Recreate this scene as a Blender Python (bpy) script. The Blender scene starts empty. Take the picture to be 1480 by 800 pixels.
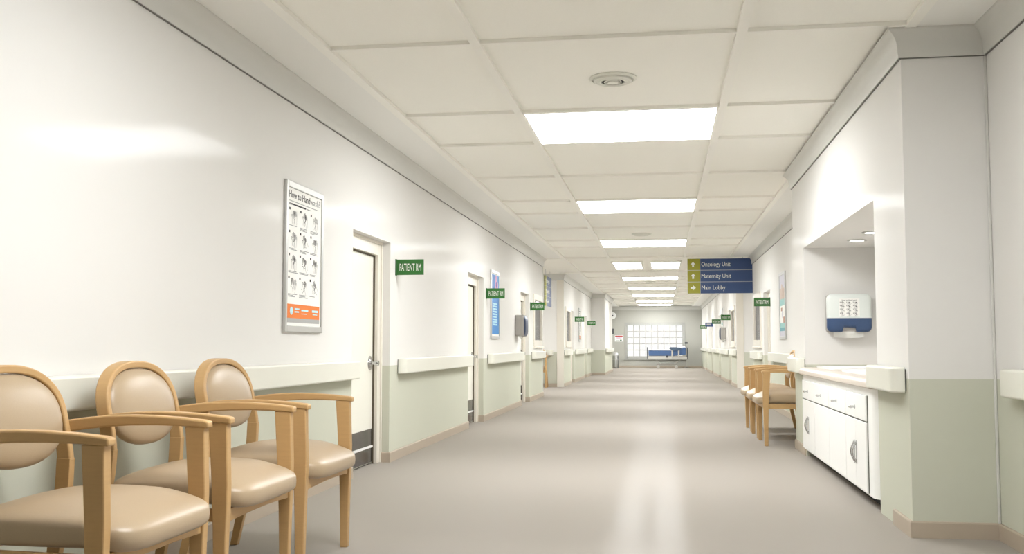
import bpy, bmesh, math, random
from mathutils import Vector, Matrix
PI = math.pi
random.seed(7)
C = bpy.context.scene.collection

# ------------------------------------------------------------------ materials
def lin(c):
    r = []
    for v in c:
        v = v / 255.0
        r.append(v / 12.92 if v <= 0.04045 else ((v + 0.055) / 1.055) ** 2.4)
    return (r[0], r[1], r[2], 1.0)

def mat(name, col, rough=0.5, metal=0.0, spec=0.5, coat=0.0, noise=None, bump=None, emit=None):
    m = bpy.data.materials.new(name); m.use_nodes = True
    nt = m.node_tree; b = nt.nodes['Principled BSDF']
    b.inputs['Base Color'].default_value = lin(col)
    b.inputs['Roughness'].default_value = rough
    b.inputs['Metallic'].default_value = metal
    b.inputs['Specular IOR Level'].default_value = spec
    b.inputs['Coat Weight'].default_value = coat
    b.inputs['Coat Roughness'].default_value = 0.15
    if noise:
        scale, amt, stretch = noise
        tc = nt.nodes.new('ShaderNodeTexCoord'); mp = nt.nodes.new('ShaderNodeMapping')
        mp.inputs['Scale'].default_value = stretch
        n = nt.nodes.new('ShaderNodeTexNoise'); n.inputs['Scale'].default_value = scale
        n.inputs['Detail'].default_value = 4
        mx = nt.nodes.new('ShaderNodeMix'); mx.data_type = 'RGBA'
        dk = tuple(v * (1 - amt) for v in lin(col)[:3]) + (1,)
        lt = tuple(min(1, v * (1 + amt)) for v in lin(col)[:3]) + (1,)
        mx.inputs[6].default_value = dk; mx.inputs[7].default_value = lt
        nt.links.new(tc.outputs['Object'], mp.inputs['Vector']); nt.links.new(mp.outputs[0], n.inputs['Vector'])
        nt.links.new(n.outputs['Fac'], mx.inputs[0]); nt.links.new(mx.outputs[2], b.inputs['Base Color'])
        if bump:
            bp = nt.nodes.new('ShaderNodeBump'); bp.inputs['Strength'].default_value = bump
            bp.inputs['Distance'].default_value = 0.002
            nt.links.new(n.outputs['Fac'], bp.inputs['Height']); nt.links.new(bp.outputs[0], b.inputs['Normal'])
    if emit:
        b.inputs['Emission Color'].default_value = emit[0] + (1.0,)
        b.inputs['Emission Strength'].default_value = emit[1]
    return m

def wall_mat():
    # glossy upper paint, pale green dado paint below 0.90 m
    m = bpy.data.materials.new('wall_paint'); m.use_nodes = True
    nt = m.node_tree; b = nt.nodes['Principled BSDF']
    g = nt.nodes.new('ShaderNodeNewGeometry'); s = nt.nodes.new('ShaderNodeSeparateXYZ')
    c = nt.nodes.new('ShaderNodeMath'); c.operation = 'GREATER_THAN'; c.inputs[1].default_value = 0.903
    mx = nt.nodes.new('ShaderNodeMix'); mx.data_type = 'RGBA'
    mx.inputs[6].default_value = lin((204, 205, 189)); mx.inputs[7].default_value = lin((231, 229, 225))
    nt.links.new(g.outputs['Position'], s.inputs[0]); nt.links.new(s.outputs['Z'], c.inputs[0])
    nt.links.new(c.outputs[0], mx.inputs[0]); nt.links.new(mx.outputs[2], b.inputs['Base Color'])
    n = nt.nodes.new('ShaderNodeTexNoise'); n.inputs['Scale'].default_value = 900
    bp = nt.nodes.new('ShaderNodeBump'); bp.inputs['Strength'].default_value = 0.05; bp.inputs['Distance'].default_value = 0.0005
    nt.links.new(g.outputs['Position'], n.inputs['Vector'])
    nt.links.new(n.outputs['Fac'], bp.inputs['Height']); nt.links.new(bp.outputs[0], b.inputs['Normal'])
    b.inputs['Roughness'].default_value = 0.17; b.inputs['Specular IOR Level'].default_value = 0.10
    return m

M = dict(
    wall=wall_mat(),
    plaster=mat('white_plaster', (232, 230, 226), 0.5),
    pilaster=mat('cream_plaster', (226, 220, 208), 0.5),
    crown=mat('crown_paint', (214, 213, 207), 0.45),
    margin=mat('margin_paint', (244, 243, 238), 0.6),
    endframe=mat('end_frame_shaded', (176, 176, 170), 0.5),  # greyed to match the shade put into the end wall colour
    tile=mat('ceiling_tile', (252, 250, 242), 0.9, noise=(160, 0.03, (1, 1, 1)), bump=0.2),
    tee=mat('grid_enamel', (250, 248, 240), 0.45),
    floor=mat('vinyl_floor', (163, 156, 148), 0.2, spec=0.07, noise=(260, 0.05, (1, 1, 1))),
    base=mat('skirting_vinyl', (182, 168, 150), 0.5),
    rail=mat('handrail_vinyl', (232, 231, 219), 0.35),
    bracket=mat('bracket_grey', (110, 108, 102), 0.5),
    door=mat('door_paint', (240, 238, 226), 0.35),
    frame=mat('frame_paint', (234, 228, 216), 0.35),
    seal=mat('door_seal', (120, 108, 92), 0.6),
    gasket=mat('door_gasket', (92, 82, 66), 0.7),
    chrome=mat('chrome', (200, 200, 200), 0.18, metal=1.0),
    steel=mat('brushed_steel', (122, 120, 121), 0.2, metal=1.0, noise=(30, 0.12, (1, 1, 30))),
    wood=mat('beech_wood', (194, 157, 107), 0.42, noise=(14, 0.07, (1, 1, 9)), spec=0.4),
    vinyl=mat('beige_upholstery', (175, 154, 126), 0.36, noise=(220, 0.04, (1, 1, 1)), bump=0.1, spec=0.45),
    cab=mat('cabinet_laminate', (251, 251, 248), 0.35),
    gap=mat('dark_gap', (30, 28, 26), 0.8),
    seam=mat('seam_grey', (112, 110, 104), 0.7),
    vent=mat('diffuser_enamel', (232, 232, 222), 0.5),
    counter=mat('worktop_laminate', (216, 204, 192), 0.3, noise=(60, 0.04, (1, 1, 1))),
    white=mat('white_enamel', (246, 246, 244), 0.3),
    green=mat('sign_green', (44, 108, 42), 0.45),
    greend=mat('sign_green_dark', (32, 88, 34), 0.5),
    navy=mat('sign_navy', (52, 76, 122), 0.4),
    olive=mat('sign_olive', (158, 156, 40), 0.45),
    ltext=mat('letter_white', (238, 240, 232), 0.5),
    mint=mat('mint_plastic', (226, 231, 226), 0.35),
    blue=mat('blue_plastic', (52, 76, 114), 0.35),
    greyp=mat('grey_plastic', (176, 172, 166), 0.5),
    alu=mat('aluminium', (205, 205, 203), 0.35, metal=0.7),
    paper=mat('paper_white', (246, 245, 240), 0.5),
    ink=mat('ink_dark', (48, 46, 46), 0.7),
    inkl=mat('ink_grey', (150, 150, 150), 0.7),
    orange=mat('print_orange', (238, 124, 8), 0.5),
    pgrey=mat('print_grey', (176, 176, 174), 0.5),
    pblue=mat('print_blue', (4, 128, 205), 0.45),
    pblued=mat('print_deep_blue', (20, 100, 180), 0.45),
    ppink=mat('print_pink', (206, 150, 190), 0.5),
    ppurple=mat('print_purple', (90, 80, 170), 0.5),
    pcyan=mat('print_pale_cyan', (190, 232, 244), 0.5),
    pteal=mat('print_teal', (150, 200, 196), 0.5),
    pteald=mat('print_dark_teal', (92, 160, 172), 0.5),
    pskin=mat('print_skin', (206, 186, 172), 0.5),
    pbrown=mat('print_brown', (184, 138, 116), 0.5),
    plilac=mat('print_lilac', (206, 204, 214), 0.5),
    blind=mat('window_blind', (122, 120, 117), 0.6),
    red=mat('print_red', (190, 30, 34), 0.5),
    dark=mat('dark_grey_plastic', (60, 62, 66), 0.4),
    bedblue=mat('bed_blue', (74, 104, 150), 0.6),
    binsteel=mat('bin_steel', (168, 168, 166), 0.3, metal=0.9),
    railblue=mat('rail_slate_blue', (78, 98, 122), 0.5),
    bedgrey=mat('bed_enamel', (196, 194, 188), 0.4),
    linen=mat('white_linen', (240, 240, 244), 0.8),
    rubber=mat('castor_white', (214, 210, 204), 0.5),
    lamp=mat('light_diffuser', (255, 255, 252), 0.5, emit=((0.98, 1.0, 1.01), 20.5)),
    spot=mat('downlight_diffuser', (255, 255, 252), 0.5, emit=((1.0, 0.98, 0.95), 6.0)),
)
def glass_mat():
    m = bpy.data.materials.new('window_glass'); m.use_nodes = True
    nt = m.node_tree; nt.nodes.remove(nt.nodes['Principled BSDF'])
    out = nt.nodes['Material Output']
    t = nt.nodes.new('ShaderNodeBsdfTransparent'); g = nt.nodes.new('ShaderNodeBsdfGlossy'); g.inputs['Roughness'].default_value = 0.05
    mx = nt.nodes.new('ShaderNodeMixShader'); mx.inputs[0].default_value = 0.06
    nt.links.new(t.outputs[0], mx.inputs[1]); nt.links.new(g.outputs[0], mx.inputs[2]); nt.links.new(mx.outputs[0], out.inputs[0])
    return m
M['glass'] = glass_mat()
def matte_gloss(name, base, fac, rough):
    # matte sheet vinyl with a thin wax sheen
    m = M[base]; nt = m.node_tree; b = nt.nodes['Principled BSDF']; out = nt.nodes['Material Output']
    b.inputs['Specular IOR Level'].default_value = 0.0
    g = nt.nodes.new('ShaderNodeBsdfGlossy'); g.inputs['Roughness'].default_value = rough
    mx = nt.nodes.new('ShaderNodeMixShader'); mx.inputs[0].default_value = fac
    nt.links.new(b.outputs[0], mx.inputs[1]); nt.links.new(g.outputs[0], mx.inputs[2]); nt.links.new(mx.outputs[0], out.inputs[0])
matte_gloss('floor', 'floor', 0.045, 0.14)
matte_gloss('wall', 'wall', 0.02, 0.12)

# ------------------------------------------------------------------ mesh helpers
def B(): return bmesh.new()
def box(bm, x0, x1, y0, y1, z0, z1):
    vs = [bm.verts.new(p) for p in ((x0,y0,z0),(x1,y0,z0),(x1,y1,z0),(x0,y1,z0),(x0,y0,z1),(x1,y0,z1),(x1,y1,z1),(x0,y1,z1))]
    for f in ((0,3,2,1),(4,5,6,7),(0,1,5,4),(1,2,6,5),(2,3,7,6),(3,0,4,7)):
        bm.faces.new([vs[i] for i in f])
    return bm
def loft(bm, rings, closed=True, cap=True):
    R = [[bm.verts.new(p) for p in r] for r in rings]
    n = len(R[0])
    for a, b in zip(R, R[1:]):
        for i in range(n if closed else n - 1):
            j = (i + 1) % n
            bm.faces.new((a[i], a[j], b[j], b[i]))
    if cap and closed:
        bm.faces.new(list(reversed(R[0]))); bm.faces.new(R[-1])
    return bm
def cyl(bm, p0, p1, r0, r1=None, n=20):
    r1 = r0 if r1 is None else r1
    p0 = Vector(p0); p1 = Vector(p1); d = (p1 - p0).normalized()
    u = d.orthogonal().normalized(); v = d.cross(u)
    rings = [[p + (u * math.cos(2*PI*i/n) + v * math.sin(2*PI*i/n)) * r for i in range(n)] for p, r in ((p0, r0), (p1, r1))]
    return loft(bm, rings)
def tube(bm, pts, r, n=10):
    pts = [Vector(p) for p in pts]; rings = []
    u = None
    for i, p in enumerate(pts):
        d = (pts[min(i+1, len(pts)-1)] - pts[max(i-1, 0)]).normalized()
        if u is None: u = d.orthogonal().normalized()
        u = (u - d * u.dot(d)).normalized(); v = d.cross(u)
        rings.append([p + (u * math.cos(2*PI*k/n) + v * math.sin(2*PI*k/n)) * r for k in range(n)])
    return loft(bm, rings)
def lathe(bm, prof, n=40, axis='z', c=(0, 0, 0)):
    rings = []
    for r, h in prof:
        ring = []
        for i in range(n):
            a = 2*PI*i/n; p = (r*math.cos(a), r*math.sin(a), h) if axis == 'z' else (r*math.cos(a), h, r*math.sin(a))
            ring.append((p[0]+c[0], p[1]+c[1], p[2]+c[2]))
        rings.append(ring)
    return loft(bm, rings)
def prism(bm, poly, y0, y1):            # polygon in XZ, extruded along y
    return loft(bm, [[(x, y0, z) for x, z in poly], [(x, y1, z) for x, z in poly]])
def rrect(x0, x1, z0, z1, r, n=6, rs=None):
    rs = rs or (r, r, r, r); out = []
    for (cx, cz, a0), rr in zip(((x0, z0, PI), (x1, z0, 1.5*PI), (x1, z1, 0), (x0, z1, .5*PI)), rs):
        sx = 1 if cx == x0 else -1; sz = 1 if cz == z0 else -1
        for i in range(n + 1):
            a = a0 + .5*PI*i/n
            out.append((cx + sx*rr + rr*math.cos(a), cz + sz*rr + rr*math.sin(a)))
    return out
def obj(name, bm, m, parent=None, smooth=False, bev=0, seg=2, loc=None):
    bmesh.ops.recalc_face_normals(bm, faces=bm.faces)
    me = bpy.data.meshes.new(name); bm.to_mesh(me); bm.free()
    o = bpy.data.objects.new(name, me); C.objects.link(o)
    me.materials.append(M[m])
    if parent is not None: o.parent = parent
    if loc is not None: o.location = loc
    if bev:
        md = o.modifiers.new('bevel', 'BEVEL'); md.width = bev; md.segments = seg; md.limit_method = 'ANGLE'; md.angle_limit = math.radians(40)
    if smooth or bev:
        for p in me.polygons: p.use_smooth = True
        try: me.set_sharp_from_angle(angle=math.radians(38))
        except Exception: pass
    return o
def struct(name, bm, m, **k):
    o = obj(name, bm, m, **k); o['kind'] = 'structure'; return o
def tag(o, label, cat, group=None):
    o['label'] = label; o['category'] = cat
    if group: o['group'] = group
    return o
def thing(name, label, cat, loc=(0, 0, 0), rz=0, group=None):
    o = bpy.data.objects.new(name, None); C.objects.link(o); o.empty_display_size = 0.1
    o.location = loc; o.rotation_euler = (0, 0, rz)
    return tag(o, label, cat, group)
def sthing(name, loc, rz=0):
    o = bpy.data.objects.new(name, None); C.objects.link(o); o.location = loc; o.rotation_euler = (0, 0, rz)
    o['kind'] = 'structure'; return o
def kids(o): return [c for c in bpy.data.objects if c.parent == o]
def dup(root, loc, rz, label, group=None):
    r = root.copy(); C.objects.link(r); r.location = loc; r.rotation_euler = (0, 0, rz); r['label'] = label
    if group: r['group'] = group
    for ch in kids(root):
        c = ch.copy(); C.objects.link(c); c.parent = r
        for g in kids(ch):
            d = g.copy(); C.objects.link(d); d.parent = c
    return r
def text_bm(bm, s, x, y, z, w, h, bold=False, center=False):
    """lettering in the local XZ plane facing -y, fitted to width w and cap height h; x,z = lower left"""
    cu = bpy.data.curves.new('t', 'FONT'); cu.body = s; cu.extrude = 0.004
    if bold: cu.offset = 0.009
    cu.resolution_u = 3
    o = bpy.data.objects.new('t', cu); C.objects.link(o)
    bpy.context.view_layer.update()
    me = bpy.data.meshes.new_from_object(o.evaluated_get(bpy.context.evaluated_depsgraph_get()))
    xs = [v.co.x for v in me.vertices]
    x0, x1 = min(xs), max(xs); caph = 0.70
    sx = w / (x1 - x0); sz = h / caph
    for v in me.vertices:
        v.co = Vector((x + (v.co.x - x0) * sx, y - v.co.z * 0.15, z + v.co.y * sz))
    bm.from_mesh(me)
    C.objects.unlink(o); bpy.data.objects.remove(o); bpy.data.curves.remove(cu); bpy.data.meshes.remove(me)
    return bm
def sweep2d(bm, path, prof, closed_ends=True):
    """profile (offset to the left of travel, z) swept along a 2-D polyline with mitred corners"""
    P = [Vector((a, b)) for a, b in path]; rings = []
    for i, p in enumerate(P):
        if i == 0: d = (P[1]-P[0]).normalized(); nrm = Vector((-d.y, d.x)); k = 1
        elif i == len(P)-1: d = (P[-1]-P[-2]).normalized(); nrm = Vector((-d.y, d.x)); k = 1
        else:
            d0 = (p-P[i-1]).normalized(); d1 = (P[i+1]-p).normalized()
            n0 = Vector((-d0.y, d0.x)); n1 = Vector((-d1.y, d1.x)); nrm = (n0+n1).normalized(); k = 1/max(.2, nrm.dot(n0))
        rings.append([(p.x + nrm.x*o*k, p.y + nrm.y*o*k, z) for o, z in prof])
    return loft(bm, rings)

# ------------------------------------------------------------------ dimensions (metres, camera at x=0,y=0)
XL, XR, XB, XP = -2.55, 1.885, 1.41, -2.06
ZC = 2.95
Y0, YJ0, YJ1, YE = -3.6, 21.6, 26.2, 49.0
NB0, NB1, NN0, NN1, ZN, XN = 6.11, 11.17, 6.97, 10.36, 2.066, 2.2
PIL0, PIL1 = 36.6, 42.2
DW = 1.17; DH = 2.068
doorsL = [9.25, 14.30, 19.33, 29.42, 34.50]       # far jamb of each opening
doorsR = [19.33, 29.45, 34.5, 39.55, 44.6]
winL = [(20.05, 21.35), (26.85, 28.1)]
winR = [(19.83, 21.2), (26.85, 28.1)]

def wall_along_y(name, xf, sgn, y0, y1, holes, th=0.3):
    """holes: (ya, yb, za, zb)"""
    bm = B(); xa, xb = sorted((xf, xf + sgn*th)); cur = y0
    for ya, yb, za, zb in sorted(holes):
        if ya > cur: box(bm, xa, xb, cur, ya, 0, ZC+.05)
        box(bm, xa, xb, ya, yb, zb, ZC+.05)
        if za > 0: box(bm, xa, xb, ya, yb, 0, za)
        cur = yb
    box(bm, xa, xb, cur, y1, 0, ZC+.05)
    return struct(name, bm, 'wall')

ZW0, ZW1 = 1.14, 2.05
hl = [(d-DW, d, 0, DH) for d in doorsL]; hr = [(d-DW, d, 0, DH) for d in doorsR]
wall_along_y('wall_left', XL, -1, Y0, YJ0, [h for h in hl if h[0] < YJ0] + [(winL[0][0], winL[0][1], ZW0, ZW1)])
wall_along_y('wall_left_far', XL, -1, YJ1, YE, [h for h in hl if h[0] > YJ0] + [(winL[1][0], winL[1][1], ZW0, ZW1)])
wall_along_y('wall_right_near', XR, 1, Y0, NB0, [])
wall_along_y('wall_right', XR, 1, NB1, YJ0, [hr[0], (winR[0][0], winR[0][1], ZW0, ZW1)])
wall_along_y('wall_right_far', XR, 1, YJ1, YE, [h for h in hr if h[0] > YJ0] + [(winR[1][0], winR[1][1], ZW0, ZW1)])
bm = B(); box(bm, XL-.3, XR+.3, Y0-.2, Y0, 0, ZC+.05); struct('wall_back', bm, 'wall')
# cross corridor walls
bm = B()
box(bm, -9, XL-.3, YJ0-.3, YJ0, 0, ZC+.05); box(bm, -9, XL-.3, YJ1, YJ1+.3, 0, ZC+.05); box(bm, -9.2, -9, YJ0-.3, YJ1+.3, 0, ZC+.05)
struct('wall_side_corridor_left', bm, 'wall')
bm = B()
box(bm, XR+.3, 9, YJ0-.3, YJ0, 0, ZC+.05); box(bm, XR+.3, 9, YJ1, YJ1+.3, 0, ZC+.05); box(bm, 9, 9.2, YJ0-.3, YJ1+.3, 0, ZC+.05)
struct('wall_side_corridor_right', bm, 'wall')
# protruding block with the nook
bm = B(); box(bm, XB, XN+.1, NB0, NN0, 0, ZC+.05); struct('wall_nook_near', bm, 'wall')
bm = B(); box(bm, XB, XN+.1, NN1, NB1, 0, ZC+.05); struct('wall_nook_far', bm, 'wall')
bm = B(); box(bm, XB, XN, NN0, NN1, ZN, ZC+.05); struct('wall_nook_front', bm, 'wall')
bm = B(); box(bm, XN, XN+.1, NN0, NN1, 0, ZC+.05); struct('wall_nook_back', bm, 'plaster')
# pilaster beyond the junction on the left
bm = B(); box(bm, XL, XP, PIL0, PIL1, 0, ZC+.05); struct('wall_pilaster_left', bm, 'wall')
# end wall with window opening
WX0, WX1, WZ0, WZ1 = -1.70, 1.00, 0.50, 2.08
bm = B()
box(bm, XL-.3, WX0, YE, YE+.3, 0, ZC+.05); box(bm, WX1, XR+.3, YE, YE+.3, 0, ZC+.05)
box(bm, WX0, WX1, YE, YE+.3, 0, WZ0); box(bm, WX0, WX1, YE, YE+.3, WZ1, ZC+.05)
M['endwall'] = mat('end_wall_shaded', (186, 185, 176), 0.5)  # greyer than the other walls: the end wall's shade mixed into its colour
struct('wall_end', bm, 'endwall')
# floor
bm = B(); box(bm, XL-.3, XN+.1, Y0-.2, YE+.3, -.1, 0); box(bm, -9.2, XL-.3, YJ0-.3, YJ1+.3, -.1, 0); box(bm, XN+.1, 9.2, YJ0-.3, YJ1+.3, -.1, 0)
struct('floor', bm, 'floor')

# ceiling: plaster margins + tile field
TX = [-2.082, -1.12, 0.486, 1.45]
ceil = B()
box(ceil, -2.10, 1.47, Y0-.2, YE+.3, ZC+.022, ZC+.1)
box(ceil, -9.2, -2.10, YJ0-.3, YJ1+.3, ZC+.004, ZC+.1); box(ceil, 1.47, 9.2, YJ0-.3, YJ1+.3, ZC+.004, ZC+.1)
struct('ceiling', ceil, 'tile')
bm = B()
for a, b in ((Y0-.2, YJ0-.06), (YJ1-.06, YE+.3)):
    box(bm, XL-.3, -2.10, a, b, ZC, ZC+.1); box(bm, 1.47, XN+.1, a, b, ZC, ZC+.1)
struct('ceiling_margin', bm, 'margin')
# T-bar grid
rows = []
L0 = [-2.12, 2.88, 7.88, 12.87, 17.87, 27.8, 32.8, 37.7, 42.6]
for l in L0:
    rows += [l, l+1.26] + ([l+3.12] if l not in (17.87, 22.8) else [])
rows = [r for r in rows if r < YE-.1] + [46.6, 47.8]
bm = B()
TZ = ZC-.006
for x, w in zip(TX, (.068, .062, .062, .062)):
    if x in (TX[0], TX[3]):
        box(bm, x-w/2, x+w/2, Y0, YE, TZ, ZC+.03)
    else:
        box(bm, x-w/2, x+w/2, Y0, 21.45, TZ, ZC+.03); box(bm, x-w/2, x+w/2, 25.72, YE, TZ, ZC+.03)
for r in rows: box(bm, TX[0]+.03, TX[3]-.03, r-.018, r+.018, TZ+.004, ZC+.03)
for r in (21.48, 25.70): box(bm, XL-.05, XR+.05, r-.035, r+.035, TZ-.004, ZC+.03)
struct('trim_1', bm, 'tee')

# ------------------------------------------------------------------ crown mouldings and skirting
cp = [(0, 2.785), (.016, 2.785), (.018, 2.80), (.022, 2.815), (.022, 2.845), (.028, 2.872), (.040, 2.900), (.056, 2.920), (.078, 2.934), (.082, 2.94), (.082, 2.952), (0, 2.952)]
shadow_prof = [(0, 2.781), (.010, 2.781), (.010, 2.786), (0, 2.786)]  # thin grey strip below the crown, painted in as its shadow line
crowns = {
    'trim_2': [(XL, YJ0), (XL, Y0)],
    'trim_3': [(XR, Y0), (XR, NB0), (XB, NB0), (XB, NB1), (XR, NB1), (XR, YJ0), (9, YJ0)],
    'trim_4': [(9, YJ1), (XR, YJ1), (XR, YE), (XL, YE), (XL, PIL1), (XP, PIL1), (XP, PIL0), (XL, PIL0), (XL, YJ1), (-9, YJ1)],
}
crowns['trim_2'] = [(-9, YJ0), (XL, YJ0), (XL, Y0), (XR, Y0)]
for n, p in crowns.items():
    struct(n, sweep2d(B(), p, cp), 'crown', smooth=True)
n = 5
for p in crowns.values():
    struct('trim_%d' % n, sweep2d(B(), p, shadow_prof), 'bracket'); n += 1
bp_ = [(0, 0), (.016, 0), (.016, .086), (.012, .094), (0, .094)]
bp2 = [(0, .092), (.010, .092), (.010, .098), (0, .098)]
def skirts(name, paths):
    bm = B()
    for p in paths: sweep2d(bm, p, bp_)
    struct(name, bm, 'base')
RV = .085
pl_ = []; prev = Y0
path_start = [(XR, Y0), (XR, Y0)]
def left_runs(y_start, y_end, doors, first_extra=None, last_extra=None):
    out = []; cur = y_end; pts = list(last_extra or [])
    pts.append((XL, y_end))
    for d in sorted(doors, reverse=True):
        pts += [(XL, d), (XL-RV, d)]; out.append(pts)
        pts = [(XL-RV, d-DW), (XL, d-DW)]
    pts.append((XL, y_start)); pts += list(first_extra or [])
    out.append(pts); return out
skirts('baseboard_left', left_runs(Y0, YJ0, [d for d in doorsL if d < YJ0], None, [(-9, YJ0)]))
def right_runs(pre, y_start, y_end, doors, post=None):
    out = []; pts = list(pre) + [(XR, y_start)]
    for d in sorted(doors):
        pts += [(XR, d-DW), (XR+RV, d-DW)]; out.append(pts); pts = [(XR+RV, d), (XR, d)]
    pts.append((XR, y_end)); pts += list(post or []); out.append(pts); return out
skirts('baseboard_right', [[(XR, Y0), (XR, NB0), (XB, NB0), (XB, 6.54)]] + right_runs([(XB, NN1+.06), (XB, NB1)], NB1, YJ0, doorsR[:1], [(9, YJ0)]))
far = left_runs(YJ1, PIL0, [d for d in doorsL if d > YJ0], [(-9, YJ1)], [(XR, YE), (XL, YE), (XL, PIL1), (XP, PIL1), (XP, PIL0)])
skirts('baseboard_far', far + right_runs([(9, YJ1)], YJ1, YE, doorsR[1:]))
# corner guards
bm = B(); box(bm, XL-.03, XL+.006, YJ0-.03, YJ0+.006, 0, 2.78); struct('trim_8', bm, 'crown')
bm = B(); box(bm, XR-.006, XR+.03, YJ0-.03, YJ0+.006, 0, 2.78); struct('trim_9', bm, 'crown')
bm = B(); box(bm, XR-.016, XR, NB0-.016, NB0, .09, 2.78); struct('trim_10', bm, 'crown', bev=.005)
bm = B(); box(bm, XL-.17, XL+.012, YJ1-.02, YJ1+.02, .0, 2.785); struct('trim_11', bm, 'pilaster')
bm = B(); box(bm, XR-.012, XR+.17, YJ1-.02, YJ1+.02, .0, 2.785); struct('trim_12', bm, 'pilaster')

# ------------------------------------------------------------------ doors (authored facing -y, +y goes into the wall)
def make_door(name, loc, rz):
    t = sthing(name, loc, rz)
    h = DW/2; fw = .115; y = RV
    f = B()
    for s in (-1, 1):
        a, b = sorted((s*h, s*(h-fw)))
        box(f, a, b, y, y+.12, 0, DH)
        a, b = sorted((s*h, s*(h-.028)))
        box(f, a, b, y-.014, y, 0, DH)
    box(f, -h+fw, h-fw, y, y+.12, DH-.13, DH); box(f, -h+.028, h-.028, y-.014, y, DH-.028, DH)
    obj('door_frame', f, 'frame', t, bev=.003)
    g = B(); box(g, -h+fw, h-fw, y+.118, y+.125, .0, DH-.12); obj('door_seal', g, 'seal', t)
    g = B(); gi = h-fw
    box(g, gi-.010, gi+.001, y+.030, y+.06, 0, DH-.130); box(g, -gi-.001, -gi+.010, y+.030, y+.06, 0, DH-.130); box(g, -gi, gi, y+.030, y+.06, DH-.141, DH-.129)
    obj('door_gasket', g, 'gasket', t)
    w = h-fw-.011; yl = y+.045
    l = B(); box(l, -w, w, yl, yl+.045, .012, DH-.142)
    leaf = obj('door_leaf', l, 'door', t, bev=.003)
    for z0, z1 in ((.02, .150), (.175, .325)):
        k = B(); box(k, -w+.015, w-.004, yl-.004, yl, z0, z1); obj('kick_plate', k, 'steel', leaf)
    k = B(); box(k, -w+.015, w-.004, yl-.012, yl, .152, .173); obj('kick_strip', k, 'white', leaf, bev=.003)
    hx = w-.085; hz = .93
    k = B(); cyl(k, (hx, yl, hz), (hx, yl-.006, hz), .068, .066, 28)
    cyl(k, (hx, yl-.005, hz), (hx, yl-.016, hz), .050, .040, 28)
    cyl(k, (hx, yl-.01, hz), (hx, yl-.055, hz), .013)
    cyl(k, (hx, yl-.045, hz), (hx, yl-.085, hz), .020, .023, 20)
    tube(k, [(hx, yl-.066, hz), (hx-.02, yl-.07, hz), (hx-.07, yl-.066, hz)], .010)
    obj('door_handle', k, 'chrome', leaf, smooth=True)
    return t
i = 1
for d in doorsL:
    make_door('door_%d' % i, (XL, d-DW/2, 0), PI/2); i += 1
for d in doorsR:
    make_door('door_%d' % i, (XR, d-DW/2, 0), -PI/2); i += 1
# ward windows
def make_win(name, loc, rz, w):
    t = sthing(name, loc, rz); h = w/2; z0, z1 = ZW0, ZW1
    f = B(); e = .075
    for a, b, c, d in ((-h-e, -h+.04, z0-e, z1+e), (h-.04, h+e, z0-e, z1+e), (-h+.04, h-.04, z0-e, z0+.05), (-h+.04, h-.04, z1-.04, z1+e)):
        box(f, a, b, -.022, 0.10 if True else 0, c, d)
    obj('window_frame', f, 'frame', t, bev=.004)
    s = B(); box(s, -h-e-.02, h+e+.02, -.045, -.0, z0-e-.03, z0-e); obj('window_sill', s, 'frame', t, bev=.006)
    g = B(); box(g, -h+.03, h-.03, .012, .018, z0+.04, z1-.03); obj('pane', g, 'glass', t)
    b = B()
    n = 38; zz = (z1-z0-.08)/n
    for k in range(n):
        box(b, -h+.035, h-.035, .026, .034, z0+.045+k*zz, z0+.045+k*zz+zz*.93)
    obj('blind', b, 'blind', t)
make_win('window_1', (XL, sum(winL[0])/2, 0), PI/2, winL[0][1]-winL[0][0])
make_win('window_2', (XL, sum(winL[1])/2, 0), PI/2, winL[1][1]-winL[1][0])
make_win('window_3', (XR, sum(winR[0])/2, 0), -PI/2, winR[0][1]-winR[0][0])
make_win('window_4', (XR, sum(winR[1])/2, 0), -PI/2, winR[1][1]-winR[1][0])
# end window
t = sthing('window_5', (0, YE, 0))
f = B(); e = .09
box(f, WX0-e, WX0+.04, -.03, .16, WZ0-e, WZ1+e); box(f, WX1-.04, WX1+e, -.03, .16, WZ0-e, WZ1+e)
box(f, WX0, WX1, -.03, .16, WZ1-.04, WZ1+e); box(f, WX0, WX1, -.03, .16, WZ0-e, WZ0+.04)
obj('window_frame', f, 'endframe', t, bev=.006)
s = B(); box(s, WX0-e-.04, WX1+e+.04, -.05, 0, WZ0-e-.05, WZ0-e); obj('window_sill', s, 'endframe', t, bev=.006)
f = B(); ww = (WX1-WX0-.08); hh = WZ1-WZ0-.08
for k in range(1, 9):
    x = WX0+.04+ww*k/9; box(f, x-.015, x+.015, .07, .12, WZ0+.04, WZ1-.04)
for k in range(1, 5):
    z = WZ0+.04+hh*k/5; box(f, WX0+.04, WX1-.04, .072, .118, z-.015, z+.015)
obj('glazing_bars', f, 'greyp', t)
g = B(); box(g, WX0+.03, WX1-.03, .094, .097, WZ0+.03, WZ1-.03); obj('pane', g, 'glass', t)

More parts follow.
